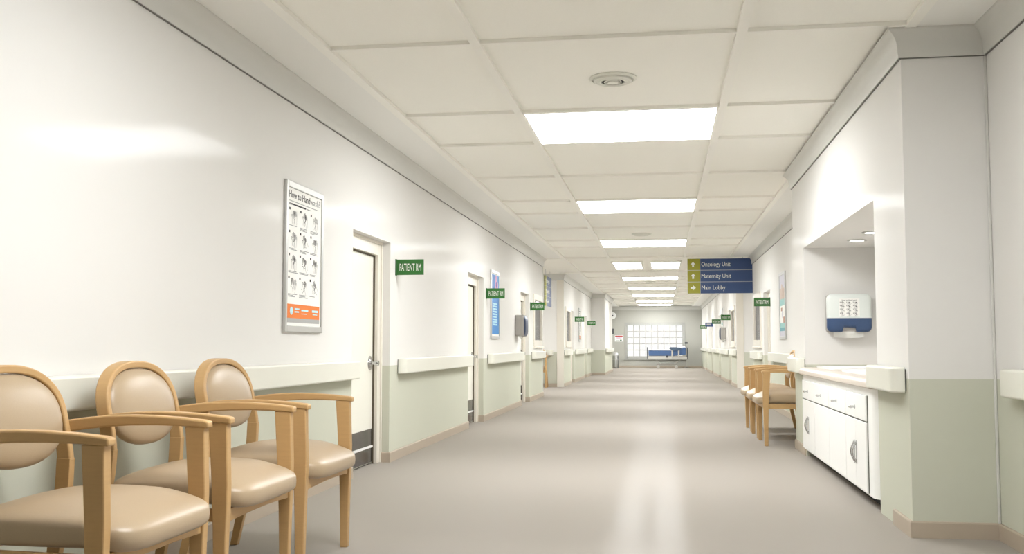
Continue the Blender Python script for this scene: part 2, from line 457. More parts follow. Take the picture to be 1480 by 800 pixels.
# ------------------------------------------------------------------ handrails
def handrail(loc, rz, L, label, rounded=(True, True)):
    t = thing('handrail', label, 'handrail', loc, rz, None)
    z0, z1 = .818, .968; h = L/2; D = .088
    # plan outline, front face toward -y, corners curved back to the wall
    R = .07; pts = []
    def end(s, rd):
        q = []
        if rd:
            for k in range(9):
                a = .5*PI*k/8
                q.append((s*(h-R+R*math.sin(a)), -D+R*(1-math.cos(a))))
            q.append((s*h, -.010))
        else: q = [(s*h, -D), (s*h, -.010)]
        return q
    pts = end(1, rounded[1]); left = end(-1, rounded[0])
    poly = list(reversed(left)) + pts
    # profile with softened top / bottom edges
    rings = []
    for z, ins in ((z0, .012), (z0+.001, .008), (z0+.004, .004), (z0+.010, 0), (z0+.014, 0), (z1-.014, 0), (z1-.010, 0), (z1-.004, .004), (z1-.001, .008), (z1, .012)):
        ring = []
        for x, y in poly:
            xx = x - (ins if x > 0 else -ins) * (1 if abs(x) > h-.001 or y > -D+.001 else 0)
            ring.append((xx, y + ins if y < -.02 else y, z))
        rings.append(ring)
    obj('rail', loft(B(), rings), 'rail', t, smooth=True)
    b = B()
    box(b, -h+.012, h-.012, -.012, -.0005, z0+.012, z1-.012)
    obj('backing', b, 'bracket', t)
    return t
def railL(a, b, label, x=XL, **k): return handrail((x, (a+b)/2, 0), PI/2, b-a, label, **k)
def railR(a, b, label, x=XR, **k): return handrail((x, (a+b)/2, 0), -PI/2, b-a, label, **k)
railL(0.6, 8.10, 'long cream handrail running behind the three beige chairs on the left')
railL(9.53, 13.13, 'cream handrail between the first and second doors on the left wall')
railL(14.62, 18.14, 'cream handrail below the blue poster on the left wall')
railL(19.66, 21.52, 'short cream handrail under the first ward window on the left')
railL(26.40, 28.10, 'short cream handrail under the far left ward window past the junction')
railL(29.70, 33.25, 'cream handrail between the two far left doors past the junction')
railL(34.78, 36.50, 'short cream handrail beside the pilaster on the far left wall')
railL(37.1, 42.1, 'cream handrail on the face of the far left pilaster', x=XP)
handrail((-2.72-1.6, YJ1, 0), 0, 3.0, 'handrail end showing round the left corner, above the far chair')
railR(-2.6, 5.82, 'cream handrail at the extreme right edge, nearest the camera')
railR(6.17, 6.968, 'short cream handrail on the near corner of the nook, overlapping the worktop', x=XB)
railR(10.365, 11.16, 'short cream handrail on the far corner of the nook, above the right chairs', x=XB)
railR(11.5, 17.9, 'cream handrail on the right wall behind the row of three chairs')
railR(19.64, 21.5, 'short cream handrail under the right ward window before the junction')
railR(26.4, 28.2, 'short cream handrail nearest the junction on the far right wall')
railR(29.55, 33.25, 'second cream handrail past the junction on the far right wall')
railR(34.6, 38.3, 'third cream handrail past the junction on the far right wall')
railR(39.65, 43.35, 'fourth cream handrail past the junction on the far right wall')
railR(44.7, 48.8, 'last cream handrail on the far right wall, next to the end wall')

# ------------------------------------------------------------------ armchairs
def supercell(cx, cy, cz, a, b, c, e1=.45, e2=.4, nu=40, nv=20, dome=0, bot=1.0):
    """rounded cushion"""
    bm = B(); sg = lambda v, p: math.copysign(abs(v)**p, v); rings = []
    for j in range(nv+1):
        ph = -PI/2 + PI*j/nv; cph = sg(math.cos(ph), e2); sph = sg(math.sin(ph), e2)
        ring = []
        for i in range(nu):
            th = 2*PI*i/nu
            x = a*cph*sg(math.cos(th), e1); y = b*cph*sg(math.sin(th), e1)
            z = c*sph
            if sph > 0: z += dome*(1-(x/a)**2)*(1-(y/b)**2)*sph
            else: z *= bot
            ring.append((cx+x, cy+y, cz+z))
        rings.append(ring)
    R = [[bm.verts.new(p) for p in r] for r in rings[1:-1]]
    for p, q in zip(R, R[1:]):
        for i in range(nu): bm.faces.new((p[i], p[(i+1) % nu], q[(i+1) % nu], q[i]))
    for ring, r in ((R[0], rings[0]), (R[-1], rings[-1])):
        v = bm.verts.new(r[0])
        for i in range(nu): bm.faces.new((ring[i], ring[(i+1) % nu], v))
    return bm
def make_chair(label, loc, rz, group):
    t = thing('waiting_armchair', label, 'chair', loc, rz, group)
    HY = .343
    # front legs (local +x is forward)
    for s in (-1, 1):
        rings = []
        for z, x0, x1, w in ((0, .252, .292, .036), (.2, .249, .296, .038), (.38, .244, .300, .040), (.45, .240, .303, .042), (.55, .236, .304, .042), (.66, .229, .300, .042), (.792, .220, .297, .042)):
            y = s*HY
            rings.append([(x0, y-w/2, z), (x1, y-w/2, z), (x1, y+w/2, z), (x0, y+w/2, z)])
        obj('leg', loft(B(), rings), 'wood', t, bev=.004)
        # armrest
        rings = []
        for x, zt, th, yc, w in ((.312, .812, .026, HY, .046), (.29, .817, .028, HY, .050), (.2, .826, .032, HY, .050), (.1, .832, .036, HY, .050), (0, .834, .040, HY, .050), (-.1, .831, .043, HY-.004, .048), (-.18, .824, .044, HY-.014, .044), (-.25, .814, .044, HY-.026, .038), (-.300, .805, .044, HY-.034, .034)):
            rings.append([(x+.02*max(0,-x)/.3, s*yc-w/2, zt-th), (x, s*yc+w/2, zt-th), (x, s*yc+w/2, zt), (x, s*yc-w/2, zt)])
        obj('armrest', loft(B(), rings), 'wood', t, bev=.007, seg=3)
    # hoop and rear legs
    def xat(z): return -.240 - .080*(max(0, (z-.66))/.37)**1.25 - (.110*((.68-z)/.68)**1.5 if z < .68 else 0)
    def ring_at(y, z, ny, nz, d=.056, w=.032):
        x = xat(z)
        return [(x-d/2, y-ny*w/2, z-nz*w/2), (x+d/2, y-ny*w/2, z-nz*w/2), (x+d/2, y+ny*w/2, z+nz*w/2), (x-d/2, y+ny*w/2, z+nz*w/2)]
    for s in (-1, 1):
        rings = []
        for z, y, d in ((0, .318, .040), (.15, .312, .045), (.3, .305, .050), (.45, .298, .054), (.58, .293, .056), (.672, .290, .056)):
            rings.append(ring_at(s*y, z, 1, 0, d, .034))
        obj('leg', loft(B(), rings), 'wood', t, bev=.002)
    rings = []; zc, ry, rz_ = .82, .288, .194
    pts = [(.290, .66), (.2885, .70), (.2875, .75)]
    pts += [(ry*math.copysign(abs(math.cos(a))**.86, math.cos(a)), zc + rz_*abs(math.sin(a))**.86) for a in [PI*k/28 for k in range(0, 29)]]
    pts += [(-.2875, .75), (-.2885, .70), (-.290, .66)]
    for i, (y, z) in enumerate(pts):
        a = pts[max(i-1, 0)]; b = pts[min(i+1, len(pts)-1)]
        dy, dz = b[0]-a[0], b[1]-a[1]; l = math.hypot(dy, dz); ny, nz = dz/l, -dy/l
        rings.append(ring_at(y, z, ny, nz, .056, .030))
    obj('back_frame', loft(B(), rings), 'wood', t, bev=.006, seg=3)
    # back pad
    bm = B(); nu = 44; nv = 12; zc2 = .832; rings = []
    def prof(th, k):
        y = .272*k*math.copysign(abs(math.cos(th))**.88, math.cos(th))
        s_ = math.sin(th); z = (.165 if s_ > 0 else .165)*k*math.copysign(abs(s_)**.88, s_)
        return y, zc2+z
    for k, dx in ((.05, -.020), (.6, -.020), (.93, -.018), (.985, -.008), (1, .004), (.985, .018), (.95, .028), (.88, .037), (.75, .046), (.55, .053), (.3, .058), (.05, .060)):
        ring = []
        for i in range(nu):
            y, z = prof(2*PI*i/nu, k); ring.append((xat(z)+dx, y, z))
        rings.append(ring)
    obj('back_pad', loft(bm, rings), 'vinyl', t, smooth=True)
    # seat cushion
    bm = supercell(.055, 0, .508, .315, .335, .058, e1=.36, e2=.52, dome=.042, nu=56, nv=22)
    for v in bm.verts:    # slight fall toward the back, narrower at the back, cut round the legs
        v.co.y *= 1 - .05*max(0, (-v.co.x)/.28)
        if v.co.x < .22 and abs(v.co.y) > .31: v.co.y = math.copysign(.31+(abs(v.co.y)-.31)*(.3+.7*max(0,(v.co.x-.16)/.06)), v.co.y)
        if v.co.x > .2: v.co.z -= .02*(v.co.x-.2)/.13
    obj('seat', bm, 'vinyl', t, smooth=True)
    bm = B(); r = []
    for k in range(13):
        y = -.322+.644*k/12; u = 1-(y/.322)**2
        r.append([(.262, y, .398+.012*u), (.292+.01*u, y, .398+.012*u), (.292+.01*u, y, .452), (.262, y, .452)])
    obj('front_rail', loft(bm, r), 'wood', t, bev=.003)
    for s in (-1, 1):
        bm = B(); loft(bm, [[(x, s*y-.011, .402), (x, s*y+.011, .402), (x, s*y+.011, .452), (x, s*y-.011, .452)] for x, y in ((.245, .338), (-.265, .298))])
        obj('side_rail', bm, 'wood', t, bev=.003)
    bm = B(); box(bm, -.292, -.268, -.285, .285, .405, .45); obj('rear_rail', bm, 'wood', t, bev=.003)
    return t
GL = 'beech armchairs along the left wall'; GR = 'beech armchairs along the right wall'
ch = make_chair('beige beech armchair beside the first door, farthest of the three at left', (-2.0, 5.035, 0), 0, GL)
dup(ch, (-2.0, 4.15, 0), 0, 'beige beech armchair in the middle of the three on the left', GL)
dup(ch, (-2.0, 3.265, 0), 0, 'beige beech armchair nearest the camera, cut off by the left edge', GL)
dup(ch, (1.385, 11.675, 0), PI, 'beige beech armchair beside the nook cabinet, nearest of the three on the right', GR)
dup(ch, (1.385, 12.56, 0), PI, 'beige beech armchair in the middle of the three on the right', GR)
dup(ch, (1.385, 13.445, 0), PI, 'beige beech armchair farthest from the cabinet in the right hand row', GR)
e = dup(ch, (-3.27, 25.70, 0), -PI/2, 'beech armchair half hidden round the left corner of the junction'); del e['group']

# ------------------------------------------------------------------ ceiling fittings
def panel(x0, x1, y0, y1, label, framed=False):
    t = thing('ceiling_light', label, 'light', ((x0+x1)/2, (y0+y1)/2, ZC), 0, 'ceiling light panels')
    w, l = (x1-x0)/2, (y1-y0)/2
    f = B(); fr = .04 if framed else .012; zb = -.016 if framed else -.003
    box(f, -w, -w+fr, -l, l, zb, .025); box(f, w-fr, w, -l, l, zb, .025)
    box(f, -w+fr, w-fr, -l, -l+fr, zb, .025); box(f, -w+fr, w-fr, l-fr, l, zb, .025)
    obj('light_frame', f, 'tee', t)
    d = B(); box(d, -w+fr, w-fr, -l+fr, l-fr, -.001 if not framed else -.008, .02)
    obj('diffuser', d, 'lamp', t)
    return t
XA, XC = TX[1]+.031, TX[2]-.031
names = {2.88: 'ceiling light panel above the camera, out of the frame',
         7.88: 'largest, nearest white light panel in the ceiling', 12.87: 'white light panel second nearest in the ceiling',
         17.87: 'white light panel just before the two small junction lights', 27.8: 'white light panel first past the two small junction lights',
         32.8: 'white light panel second past the junction lights', 37.7: 'white light panel third past the junction lights',
         42.6: 'white light panel next to last before the end wall'}
for l, nme in names.items(): panel(XA, XC, l+.02, l+1.24, nme)
panel(XA, XC, 46.62, 47.78, 'last thin light panel in the ceiling, against the end wall')
panel(-1.12, -.42, 22.6, 24.6, 'left one of the two small junction ceiling lights', True)
panel(-.26, .45, 22.6, 24.6, 'right one of the two small junction ceiling lights, left of the direction sign', True)
panel(-6.3, -4.8, 23.2, 24.4, 'added side corridor ceiling light, unseen round the left corner')  # unseen lamps, one added on each side to light the cross corridor
panel(4.6, 6.1, 23.2, 24.4, 'added side corridor ceiling light, unseen round the right corner')
def vent(y, label):
    t = thing('ceiling_diffuser', label, 'vent', (-.325, y, ZC+.018), 0, 'round ceiling diffusers')
    k = B(); lathe(k, [(.02, .004), (.165, .004), (.168, -.002), (.160, -.010), (.146, -.012), (.146, -.004), (.02, -.004)]); obj('rim', k, 'vent', t, smooth=True)
    for r in (.135, .105, .075):
        k = B(); lathe(k, [(r-.022, -.004), (r, -.008), (r-.002, -.022), (r-.020, -.030), (r-.026, -.026)]); obj('louvre_ring', k, 'vent', t, smooth=True)
    k = B(); lathe(k, [(.003, -.004), (.045, -.006), (.040, -.032), (.003, -.036)]); obj('centre_cap', k, 'vent', t, smooth=True)
for y, lb in ((6.99, 'round ceiling diffuser in front of the largest light panel'), (17.04, 'round ceiling diffuser before the third light panel'),
              (29.95, 'small round ceiling diffuser past the junction'), (40.6, 'tiny round ceiling diffuser far along the corridor')): vent(y, lb)

# ------------------------------------------------------------------ green room signs
def room_sign(loc, rz, label, left=True, navy=False):
    """plate facing the camera; rz=0; left: fixed to the wall at its left end"""
    t = thing('room_sign', label, 'sign', loc, 0, 'PATIENT RM signs' if not navy else None)
    s = 1 if left else -1; w = .268; x0, x1 = sorted((s*.012, s*(.012+w)))
    b = B(); box(b, x0, x1, -.006, .006, -.075, .075); obj('plate', b, 'navy' if navy else 'green', t, bev=.002)
    b = B(); a, c = sorted((0, s*.014)); box(b, a, c, -.014, .014, -.079, .079); obj('wall_bracket', b, 'navy' if navy else 'greend', t, bev=.002)
    if not navy:
        k = B(); text_bm(k, 'PATIENT RM', x0+.030, -.0062, -.036, w-.055, .072); obj('lettering', k, 'ltext', t)
    else:
        k = B(); text_bm(k, 'LOBBY', x0+.045, -.0062, -.03, w-.09, .06)
        k.free(); k = B()
        for z in (-.02, .012): box(k, x0+.05, x1-.05, -.0072, -.006, z, z+.018)
        obj('faint_lettering', k, 'ltext', t)
    return t
ZS = 1.848
for y, lb in ((9.44, 'largest green PATIENT RM sign, beside the first door on the left'), (14.5, 'green PATIENT RM sign overlapping the blue poster'),
              (19.5, 'green PATIENT RM sign overlapping the first left ward window'), (29.65, 'small green room sign in front of the far left orange-footed poster'),
              (34.75, 'small green room sign nearest the far left pilaster')):
    room_sign((XL, y, ZS), 0, lb)
for y, lb, nv in ((18.10, 'green PATIENT RM sign on the right wall under the direction sign', 0), (28.2, 'green room sign on the far right wall, nearest the junction', 0),
              (33.25, 'green room sign left of the nearest one on the far right wall', 0), (38.35, 'small navy blue room sign on the far right wall', 1), (43.4, 'tiny green room sign on the far right wall, nearest the end window', 0)):
    room_sign((XR, y, ZS), 0, lb, left=False, navy=bool(nv))

# ------------------------------------------------------------------ hanging direction sign
def arrow(k, cx, cz, s, right=False):
    pts = [(-.35, -1), (.35, -1), (.35, 0), (.95, 0), (0, 1), (-.95, 0), (-.35, 0)]
    if right: pts = [(b, -a) for a, b in pts]
    prism(k, [(cx+a*s, cz+b*s) for a, b in pts], -.0165, -.0145)
def direction_sign(label, loc, rz):
    t = thing('direction_sign', label, 'sign', loc, rz)
    W, H = 1.345, .742; rh = H/3; sw = .262
    words = ('Oncology Unit', 'Maternity Unit', 'Main Lobby'); wid = (.60, .61, .49)
    b = B(); box(b, 0, W+.012, -.010, .010, -H, 0); obj('frame', b, 'alu', t, bev=.002)
    for i in range(3):
        z1 = -i*rh-.004; z0 = -(i+1)*rh+.004
        b = B(); box(b, 0, sw, -.015, .015, z0, z1); p = obj('arrow_plate', b, 'olive', t)
        k = B(); arrow(k, sw*.44, (z0+z1)/2, .055, i == 2); obj('arrow', k, 'ltext', p)
        b = B(); box(b, sw+.004, W, -.015, .015, z0, z1); p = obj('name_plate', b, 'navy', t)
        k = B(); text_bm(k, words[i], sw+.028, -.0155, z0+.078, wid[i], .092); obj('lettering', k, 'ltext', p)
    for x in (.2, W-.2):
        b = B(); cyl(b, (x, 0, 0), (x, 0, ZC-.006-loc[2]), .006, n=8); obj('hanger', b, 'alu', t)
    return t
direction_sign('hanging blue and olive direction sign reading Oncology Unit, Maternity Unit, Main Lobby', (.545, 21.52, 2.915), 0)
direction_sign('blue direction sign seen edge-on round the left corner of the junction', (-2.80, 24.15, 2.785), PI/2)

# ------------------------------------------------------------------ posters
def stroke(k, pts, w, y):
    for (x0, z0), (x1, z1) in zip(pts, pts[1:]):
        dx, dz = x1-x0, z1-z0; l = math.hypot(dx, dz) or 1e-6; nx, nz = -dz/l*w/2, dx/l*w/2
        vs = [k.verts.new(p) for p in ((x0-nx, y, z0-nz), (x1-nx, y, z1-nz), (x1+nx, y, z1+nz), (x0+nx, y, z0+nz))]
        k.faces.new(vs)
def hand(k, cx, cz, s, ang, y, w):
    """outline of an open hand"""
    o = [(-.35, -1), (-.4, -.2), (-.85, .1), (-.75, .28), (-.38, .1), (-.42, .8), (-.25, .82), (-.18, .2), (-.12, 1), (.05, 1), (.08, .2), (.18, .9), (.32, .86), (.28, .15), (.42, .6), (.55, .5), (.42, -.3), (.3, -1)]
    ca, sa = math.cos(ang), math.sin(ang)
    stroke(k, [(cx+s*(a*ca-b*sa), cz+s*(a*sa+b*ca)) for a, b in o], w, y)
def handwash_art(t, W, H, y, sc=1.0, band=True):
    """title, twelve sketches and captions; parts of poster t. origin bottom centre, sheet W x H"""
    rnd = random.Random(3)
    k = B(); text_bm(k, 'How to Hand', -W*.46, y, H*.893, W*.60, H*.046, bold=True); obj('title_lettering', k, 'ink', t)
    k = B(); text_bm(k, 'wash?', -W*.46+W*.61, y, H*.893, W*.30, H*.046); obj('title_tail_lettering', k, 'inkl', t)
    k = B()
    box(k, -W*.46, W*.40, y-.001, y, H*.868, H*.872)
    box(k, -W*.46, -W*.42, y-.001, y, H*.842, H*.856)
    obj('subtitle', k, 'inkl', t)
    k = B(); box(k, -W*.40, W*.02, y-.001, y, H*.845, H*.855); box(k, W*.05, W*.18, y-.001, y, H*.848, H*.852); obj('subheading', k, 'ink', t)
    zt = .835; rowh = .152 if band else .2
    kd = B(); kl = B(); kc = B()
    for r in range(4):
        for c in range(3):
            x = -W*.31+c*W*.31; z = H*(zt-rowh*(r+.45))
            box(kd, x-W*.145, x-W*.112, y-.001, y, z+H*.042, z+H*.058)
            s = min(W*.10, H*.055)
            hand(kd, x-W*.02, z+rnd.uniform(-.1, .1)*s, s*.85, rnd.uniform(-.9, .5), y-.0006, .0030*sc)
            hand(kl, x+W*.035, z-.1*s, s*.85, rnd.uniform(-.4, 1.0), y-.0006, .0032*sc)
            if rnd.random() < .6: stroke(kd, [(x-.2*s, z-.3*s), (x+.3*s, z+.2*s), (x+.2*s, z+.6*s)], .006*sc, y-.0007)
            n = rnd.choice((1, 1, 2, 3))
            for q in range(n):
                zz = z-H*.062-q*H*.008
                box(kc, x-W*.145, x-W*.145+W*rnd.uniform(.14, .26), y-.001, y, zz, zz+H*.004)
    obj('sketch_outlines', kd, 'ink', t); obj('sketch_print', kl, 'inkl', t); obj('caption_lettering', kc, 'inkl', t)
def poster(name, label, loc, rz, kind):
    t = thing(name, label, 'poster', loc, rz)
    W, H = .76, 1.045; fw = .035
    f = B()
    box(f, -W/2, -W/2+fw, -.024, -.001, 0, H); box(f, W/2-fw, W/2, -.024, -.001, 0, H)
    box(f, -W/2+fw, W/2-fw, -.024, -.001, 0, fw*1.3); box(f, -W/2+fw, W/2-fw, -.024, -.001, H-fw*1.3, H)
    obj('poster_frame', f, 'alu', t, bev=.004)
    p = B(); box(p, -W/2+fw*.8, W/2-fw*.8, -.014, -.002, fw, H-fw); obj('poster_sheet', p, 'paper', t)
    w = W-2*fw; y = -.0142
    def rect(nm, m, x0, x1, z0, z1, d=.0): k = B(); box(k, x0, x1, y-.001-d, y-d, z0, z1); return obj(nm, k, m, t)
    if kind == 'hand':
        handwash_art(t, w, H, y)
        rect('orange_band', 'orange', -w*.47, w*.47, H*.092, H*.185); rect('grey_band', 'pgrey', -w*.47, w*.47, H*.062, H*.092)
        k = B(); cyl(k, (-w*.36, y-.001, H*.14), (-w*.36, y-.0022, H*.14), .028, n=20)
        for a, b, c, d in ((-.27, -.14, .150, .160), (-.27, -.15, .130, .140), (-.08, .12, .143, .153), (-.08, .08, .122, .126), (.24, .42, .140, .156), (.26, .40, .122, .128)):
            box(k, w*a, w*b, y-.0022, y-.001, H*c, H*d)
        obj('band_lettering', k, 'pcyan', t)
    elif kind == 'blue':
        rect('blue_field', 'pblue', -w*.49, w*.49, H*.07, H*.94)
        rect('picture', 'pblued', -w*.42, -w*.10, H*.62, H*.93, .001)
        k = B(); 
        for j, (cx, cz, r) in enumerate(((.1, .85, .09), (.24, .78, .08), (.05, .72, .10), (.28, .68, .07))):
            cyl(k, (w*cx, y-.001, H*cz), (w*cx, y-.0030-.0003*j, H*cz), r, n=24)
        obj('pink_figures', k, 'ppink', t)
        k = B()
        for j, (cx, cz, r) in enumerate(((.14, .80, .05), (.18, .70, .05), (.02, .66, .04))):
            cyl(k, (w*cx, y-.001, H*cz), (w*cx, y-.0045-.0003*j, H*cz), r, n=20)
        obj('purple_figures', k, 'ppurple', t)
        k = B(); rnd = random.Random(5)
        for r in range(9):
            x = -w*.36; z = H*(.50-.038*r)
            while x < w*.16+rnd.uniform(0, .12)*w:
                l = w*rnd.uniform(.06, .12); box(k, x, x+l, y-.0022, y-.001, z, z+H*.026); x += l+w*.025
        obj('white_lettering', k, 'pcyan', t)
    else:
        cols = (('plilac', .74, .97), ('pskin', .60, .76), ('pteal', .50, .60), ('paper', .22, .50), ('pteal', .16, .24), ('pteald', .12, .17), ('plilac', .04, .12))
        for j, (c, a, b) in enumerate(cols): rect('printed_band', c, -w*.49, w*.49, H*a, H*b, .0002*j)
        k = B(); cyl(k, (-w*.05, y, H*.73), (-w*.05, y-.004, H*.73), .10, n=24); cyl(k, (w*.2, y, H*.66), (w*.2, y-.0042, H*.66), .08, n=24); obj('printed_hands', k, 'pskin', t)
        k = B(); box(k, w*.15, w*.42, y-.004, y-.0015, H*.24, H*.33); box(k, -w*.25, -w*.02, y-.004, y-.0015, H*.42, H*.47); obj('brown_patches', k, 'pbrown', t)
        k = B(); cyl(k, (0, y, H*.37), (0, y-.0042, H*.37), .06, n=24); obj('grey_patch', k, 'plilac', t)
    return t
poster('handwash_poster', 'framed How to Handwash poster with orange footer on the near left wall', (XL, 6.895, 1.188), PI/2, 'hand')
poster('blue_poster', 'bright blue framed poster behind the second green sign on the left', (XL, 15.25, 1.188), PI/2, 'blue')
poster('handwash_poster', 'narrow-looking framed poster with orange footer on the far left wall', (XL, 31.4, 1.188), PI/2, 'hand')
poster('picture_poster', 'framed teal and white poster on the right wall above the chairs', (XR, 16.2, 1.188), -PI/2, 'pic')
poster('picture_poster', 'framed poster seen edge-on behind the far right paper towel dispenser', (XR, 32.2, 1.188), -PI/2, 'pic')

# ------------------------------------------------------------------ paper towel dispensers
def dispenser(label, loc, rz, cover='mint'):
    t = thing('paper_towel_dispenser', label, 'dispenser', loc, rz, 'paper towel dispensers')
    W, H = .425, .39; h = W/2
    b = B(); box(b, -h+.006, h-.006, -.118, 0, .02, H-.004); obj('back_body', b, 'greyp', t, bev=.02)
    def shell(z0, z1, poly):
        # front shell bulging outward in plan and in elevation
        bm = B(); rings = []
        for k, dy in ((1.0, -.080), (1.0, -.118), (.985, -.136), (.95, -.150), (.88, -.160), (.6, -.170), (.05, -.172)):
            cx, cz = 0, (z0+z1)/2
            rings.append([(x*k, dy, cz+(z-cz)*k) for x, z in poly])
        return loft(bm, rings)
    top = rrect(-h, h, .155, H, .045, rs=(.002, .002, .05, .05)); low = rrect(-h, h, .018, .155, .05, rs=(.05, .05, .002, .002))
    bm = B()
    def flat_shell(poly, bottom=False):
        bm = B(); rings = []
        for ins, y in ((0, -.116), (0, -.128), (.004, -.140), (.013, -.150), (.030, -.156)):
            ring = []
            for x, z in poly:
                xx = x - (math.copysign(ins, x) if abs(x) > .15 else 0)
                zz = z
                if not bottom and z > .17: zz = z - ins
                if bottom and z < .14: zz = z + ins
                ring.append((xx, y, zz))
            rings.append(ring)
        return loft(bm, rings)
    if cover != 'mint':
        full = rrect(-h, h, .006, H, .06, n=8); rings = []
        for k, dy in ((1.0, -.112), (1.0, -.124), (.99, -.138), (.965, -.150), (.93, -.160), (.82, -.176), (.62, -.187), (.3, -.192), (.02, -.193)):
            rings.append([(x*(.5+.5*k), dy, H/2+(z-H/2)*k) for x, z in full])
        obj('cover_side', loft(B(), rings[:5]), 'greyp', t, smooth=True)
        obj('front_cover', loft(B(), rings[4:]), cover, t, smooth=True)
        b = B(); box(b, -.13, .13, -.10, -.07, -.02, .03); obj('paper_towel', b, 'paper', t)
        return t
    obj('upper_cover', flat_shell(top), cover, t, smooth=True)
    # lower cover with a notch for the paper
    nz = .062; lp = []
    for x, z in rrect(-h, h, .018, .155, .05, rs=(.05, .05, .002, .002)): lp.append((x, z))
    a = [p for p in lp if p[1] < .07 and p[0] < 0]; bpts = [p for p in lp if p[1] < .07 and p[0] > 0]; up = [p for p in lp if p[1] > .14]
    upr = [p for p in up if p[0] > 0]; upl = [p for p in up if p[0] < 0]
    notch = [(-.074, .018), (-.066, .024), (-.062, .034), (-.060, nz-.010), (-.050, nz), (.050, nz), (.060, nz-.010), (.062, .034), (.066, .024), (.074, .018)]
    poly = a + notch + bpts + upr + upl
    obj('lower_cover', flat_shell(poly, True), 'blue', t, smooth=True)
    s = B(); prism(s, [(-.142, -.028), (-.10, -.034), (0, -.038), (.10, -.036), (.142, -.030), (.142, .07), (-.142, .07)], -.082, -.078)
    box(s, -.054, .054, -.110, -.082, .005, .07)
    obj('paper_towel', s, 'paper', t)
    if cover == 'mint':
        p = B(); box(p, -.100, .096, -.157, -.154, .168, .345); n_ = obj('instruction_label', p, 'paper', t)
        e = bpy.data.objects.new('x', None)
        k = B(); text_bm(k, 'How to Hand', -.07, -.1572, .325, .10, .011, bold=True); text_bm(k, 'wash', .034, -.1572, .325, .036, .011)
        obj('label_title', k, 'ink', t); bpy.data.objects.remove(e)
        k = B(); rnd = random.Random(9)
        for r in range(4):
            for c in range(3):
                x = -.066+c*.062; z = .302-r*.037
                box(k, x-.024, x-.018, -.158, -.157, z+.006, z+.012)
                hand(k, x-.004, z, .015, rnd.uniform(-1, .5), -.1578, .0013); hand(k, x+.010, z-.003, .013, rnd.uniform(-.4, 1.2), -.1579, .0013)
                box(k, x-.024, x+.008, -.158, -.157, z-.020, z-.018)
        obj('label_sketches', k, 'ink', t)
    return t
dispenser('white and blue paper towel dispenser on the wall inside the nook', (1.815, NN1-.001, 1.205), 0)
M['navyc'] = mat('navy_plastic', (42, 58, 88), 0.35)
dispenser('paper towel dispenser with blue cover seen side-on beside the third left door', (XL, 17.62, 1.235), PI/2, 'navyc')
dispenser('paper towel dispenser seen side-on on the far right wall', (XR, 30.75, 1.235), -PI/2, 'navyc')

# ------------------------------------------------------------------ nook: cabinet, worktop, trays, downlights
t = thing('cabinet_unit', 'low white cabinet with drawers and doors under the nook worktop', 'cabinet', (0, 0, 0))
b = B(); 
CF = 1.385; cz0, cz1 = .078, .802
# body with rounded near front corner (plan outline)
R = .10; ya, yb = NN0+.012, NN1-.005; pl = []
for k in range(9):
    a = .5*PI*k/8; pl.append((CF+R-R*math.sin(a), ya+R-R*math.cos(a)))
pl += [(CF, yb), (XN-.01, yb), (XN-.01, ya)]
loft(b, [[(x, y, z) for x, y in pl] for z in (cz0, cz1)])
obj('body', b, 'cab', t, smooth=True)
b = B(); box(b, CF+.09, XN-.02, ya+.02, yb, 0, cz0); obj('toe_kick', b, 'gap', t)
units = [(9.56, 10.335), (8.745, 9.54), (7.965, 8.735), (7.19, 7.955)]
fx = CF-.016
def knob(bm, y, z):
    cyl(bm, (fx, y, z), (fx-.004, y, z), .014, n=16); cyl(bm, (fx-.003, y, z), (fx-.034, y, z), .008, n=12)
    cyl(bm, (fx-.032, y-.024, z), (fx-.032, y+.024, z), .010, n=12)
def bow(bm, y, s, z0, z1):
    n = 12; pts = []
    for k in range(n+1):
        u = k/n; pts.append((fx-.004-.024*math.sin(PI*u), y, z0+(z1-z0)*u))
    box(bm, fx-.004, fx, y-.008, y+.008, z0-.012, z1+.012)
    tube(bm, pts, .006, 10); cyl(bm, (fx, y, z0), (fx-.006, y, z0), .010, n=12); cyl(bm, (fx, y, z1), (fx-.006, y, z1), .010, n=12)
for i, (a, c) in enumerate(units):
    b = B(); box(b, fx, CF+.001, a+.003, c-.003, .578, .752); d = obj('drawer', b, 'cab', t, bev=.003)
    k = B(); knob(k, (a+c)/2, .655); obj('knob', k, 'chrome', d, smooth=True)
    if i in (0, 3): mid = (a+c)/2; leaves = [(mid, c, -1), (a, mid, 1)]
    else: leaves = [(a, c, 0)]
    for la, lb, s in leaves:
        b = B(); box(b, fx, CF+.001, la+.003, lb-.003, .092, .566); d = obj('cabinet_door', b, 'cab', t, bev=.003)
        if s:
            hy = la+.035 if s == -1 else lb-.035
            k = B(); bow(k, hy, s, .265, .405); obj('bow_handle', k, 'chrome', d, smooth=True)
b = B(); box(b, fx+.010, CF+.001, 7.19, 10.335, .092, .752); obj('seam_backing', b, 'seam', t)
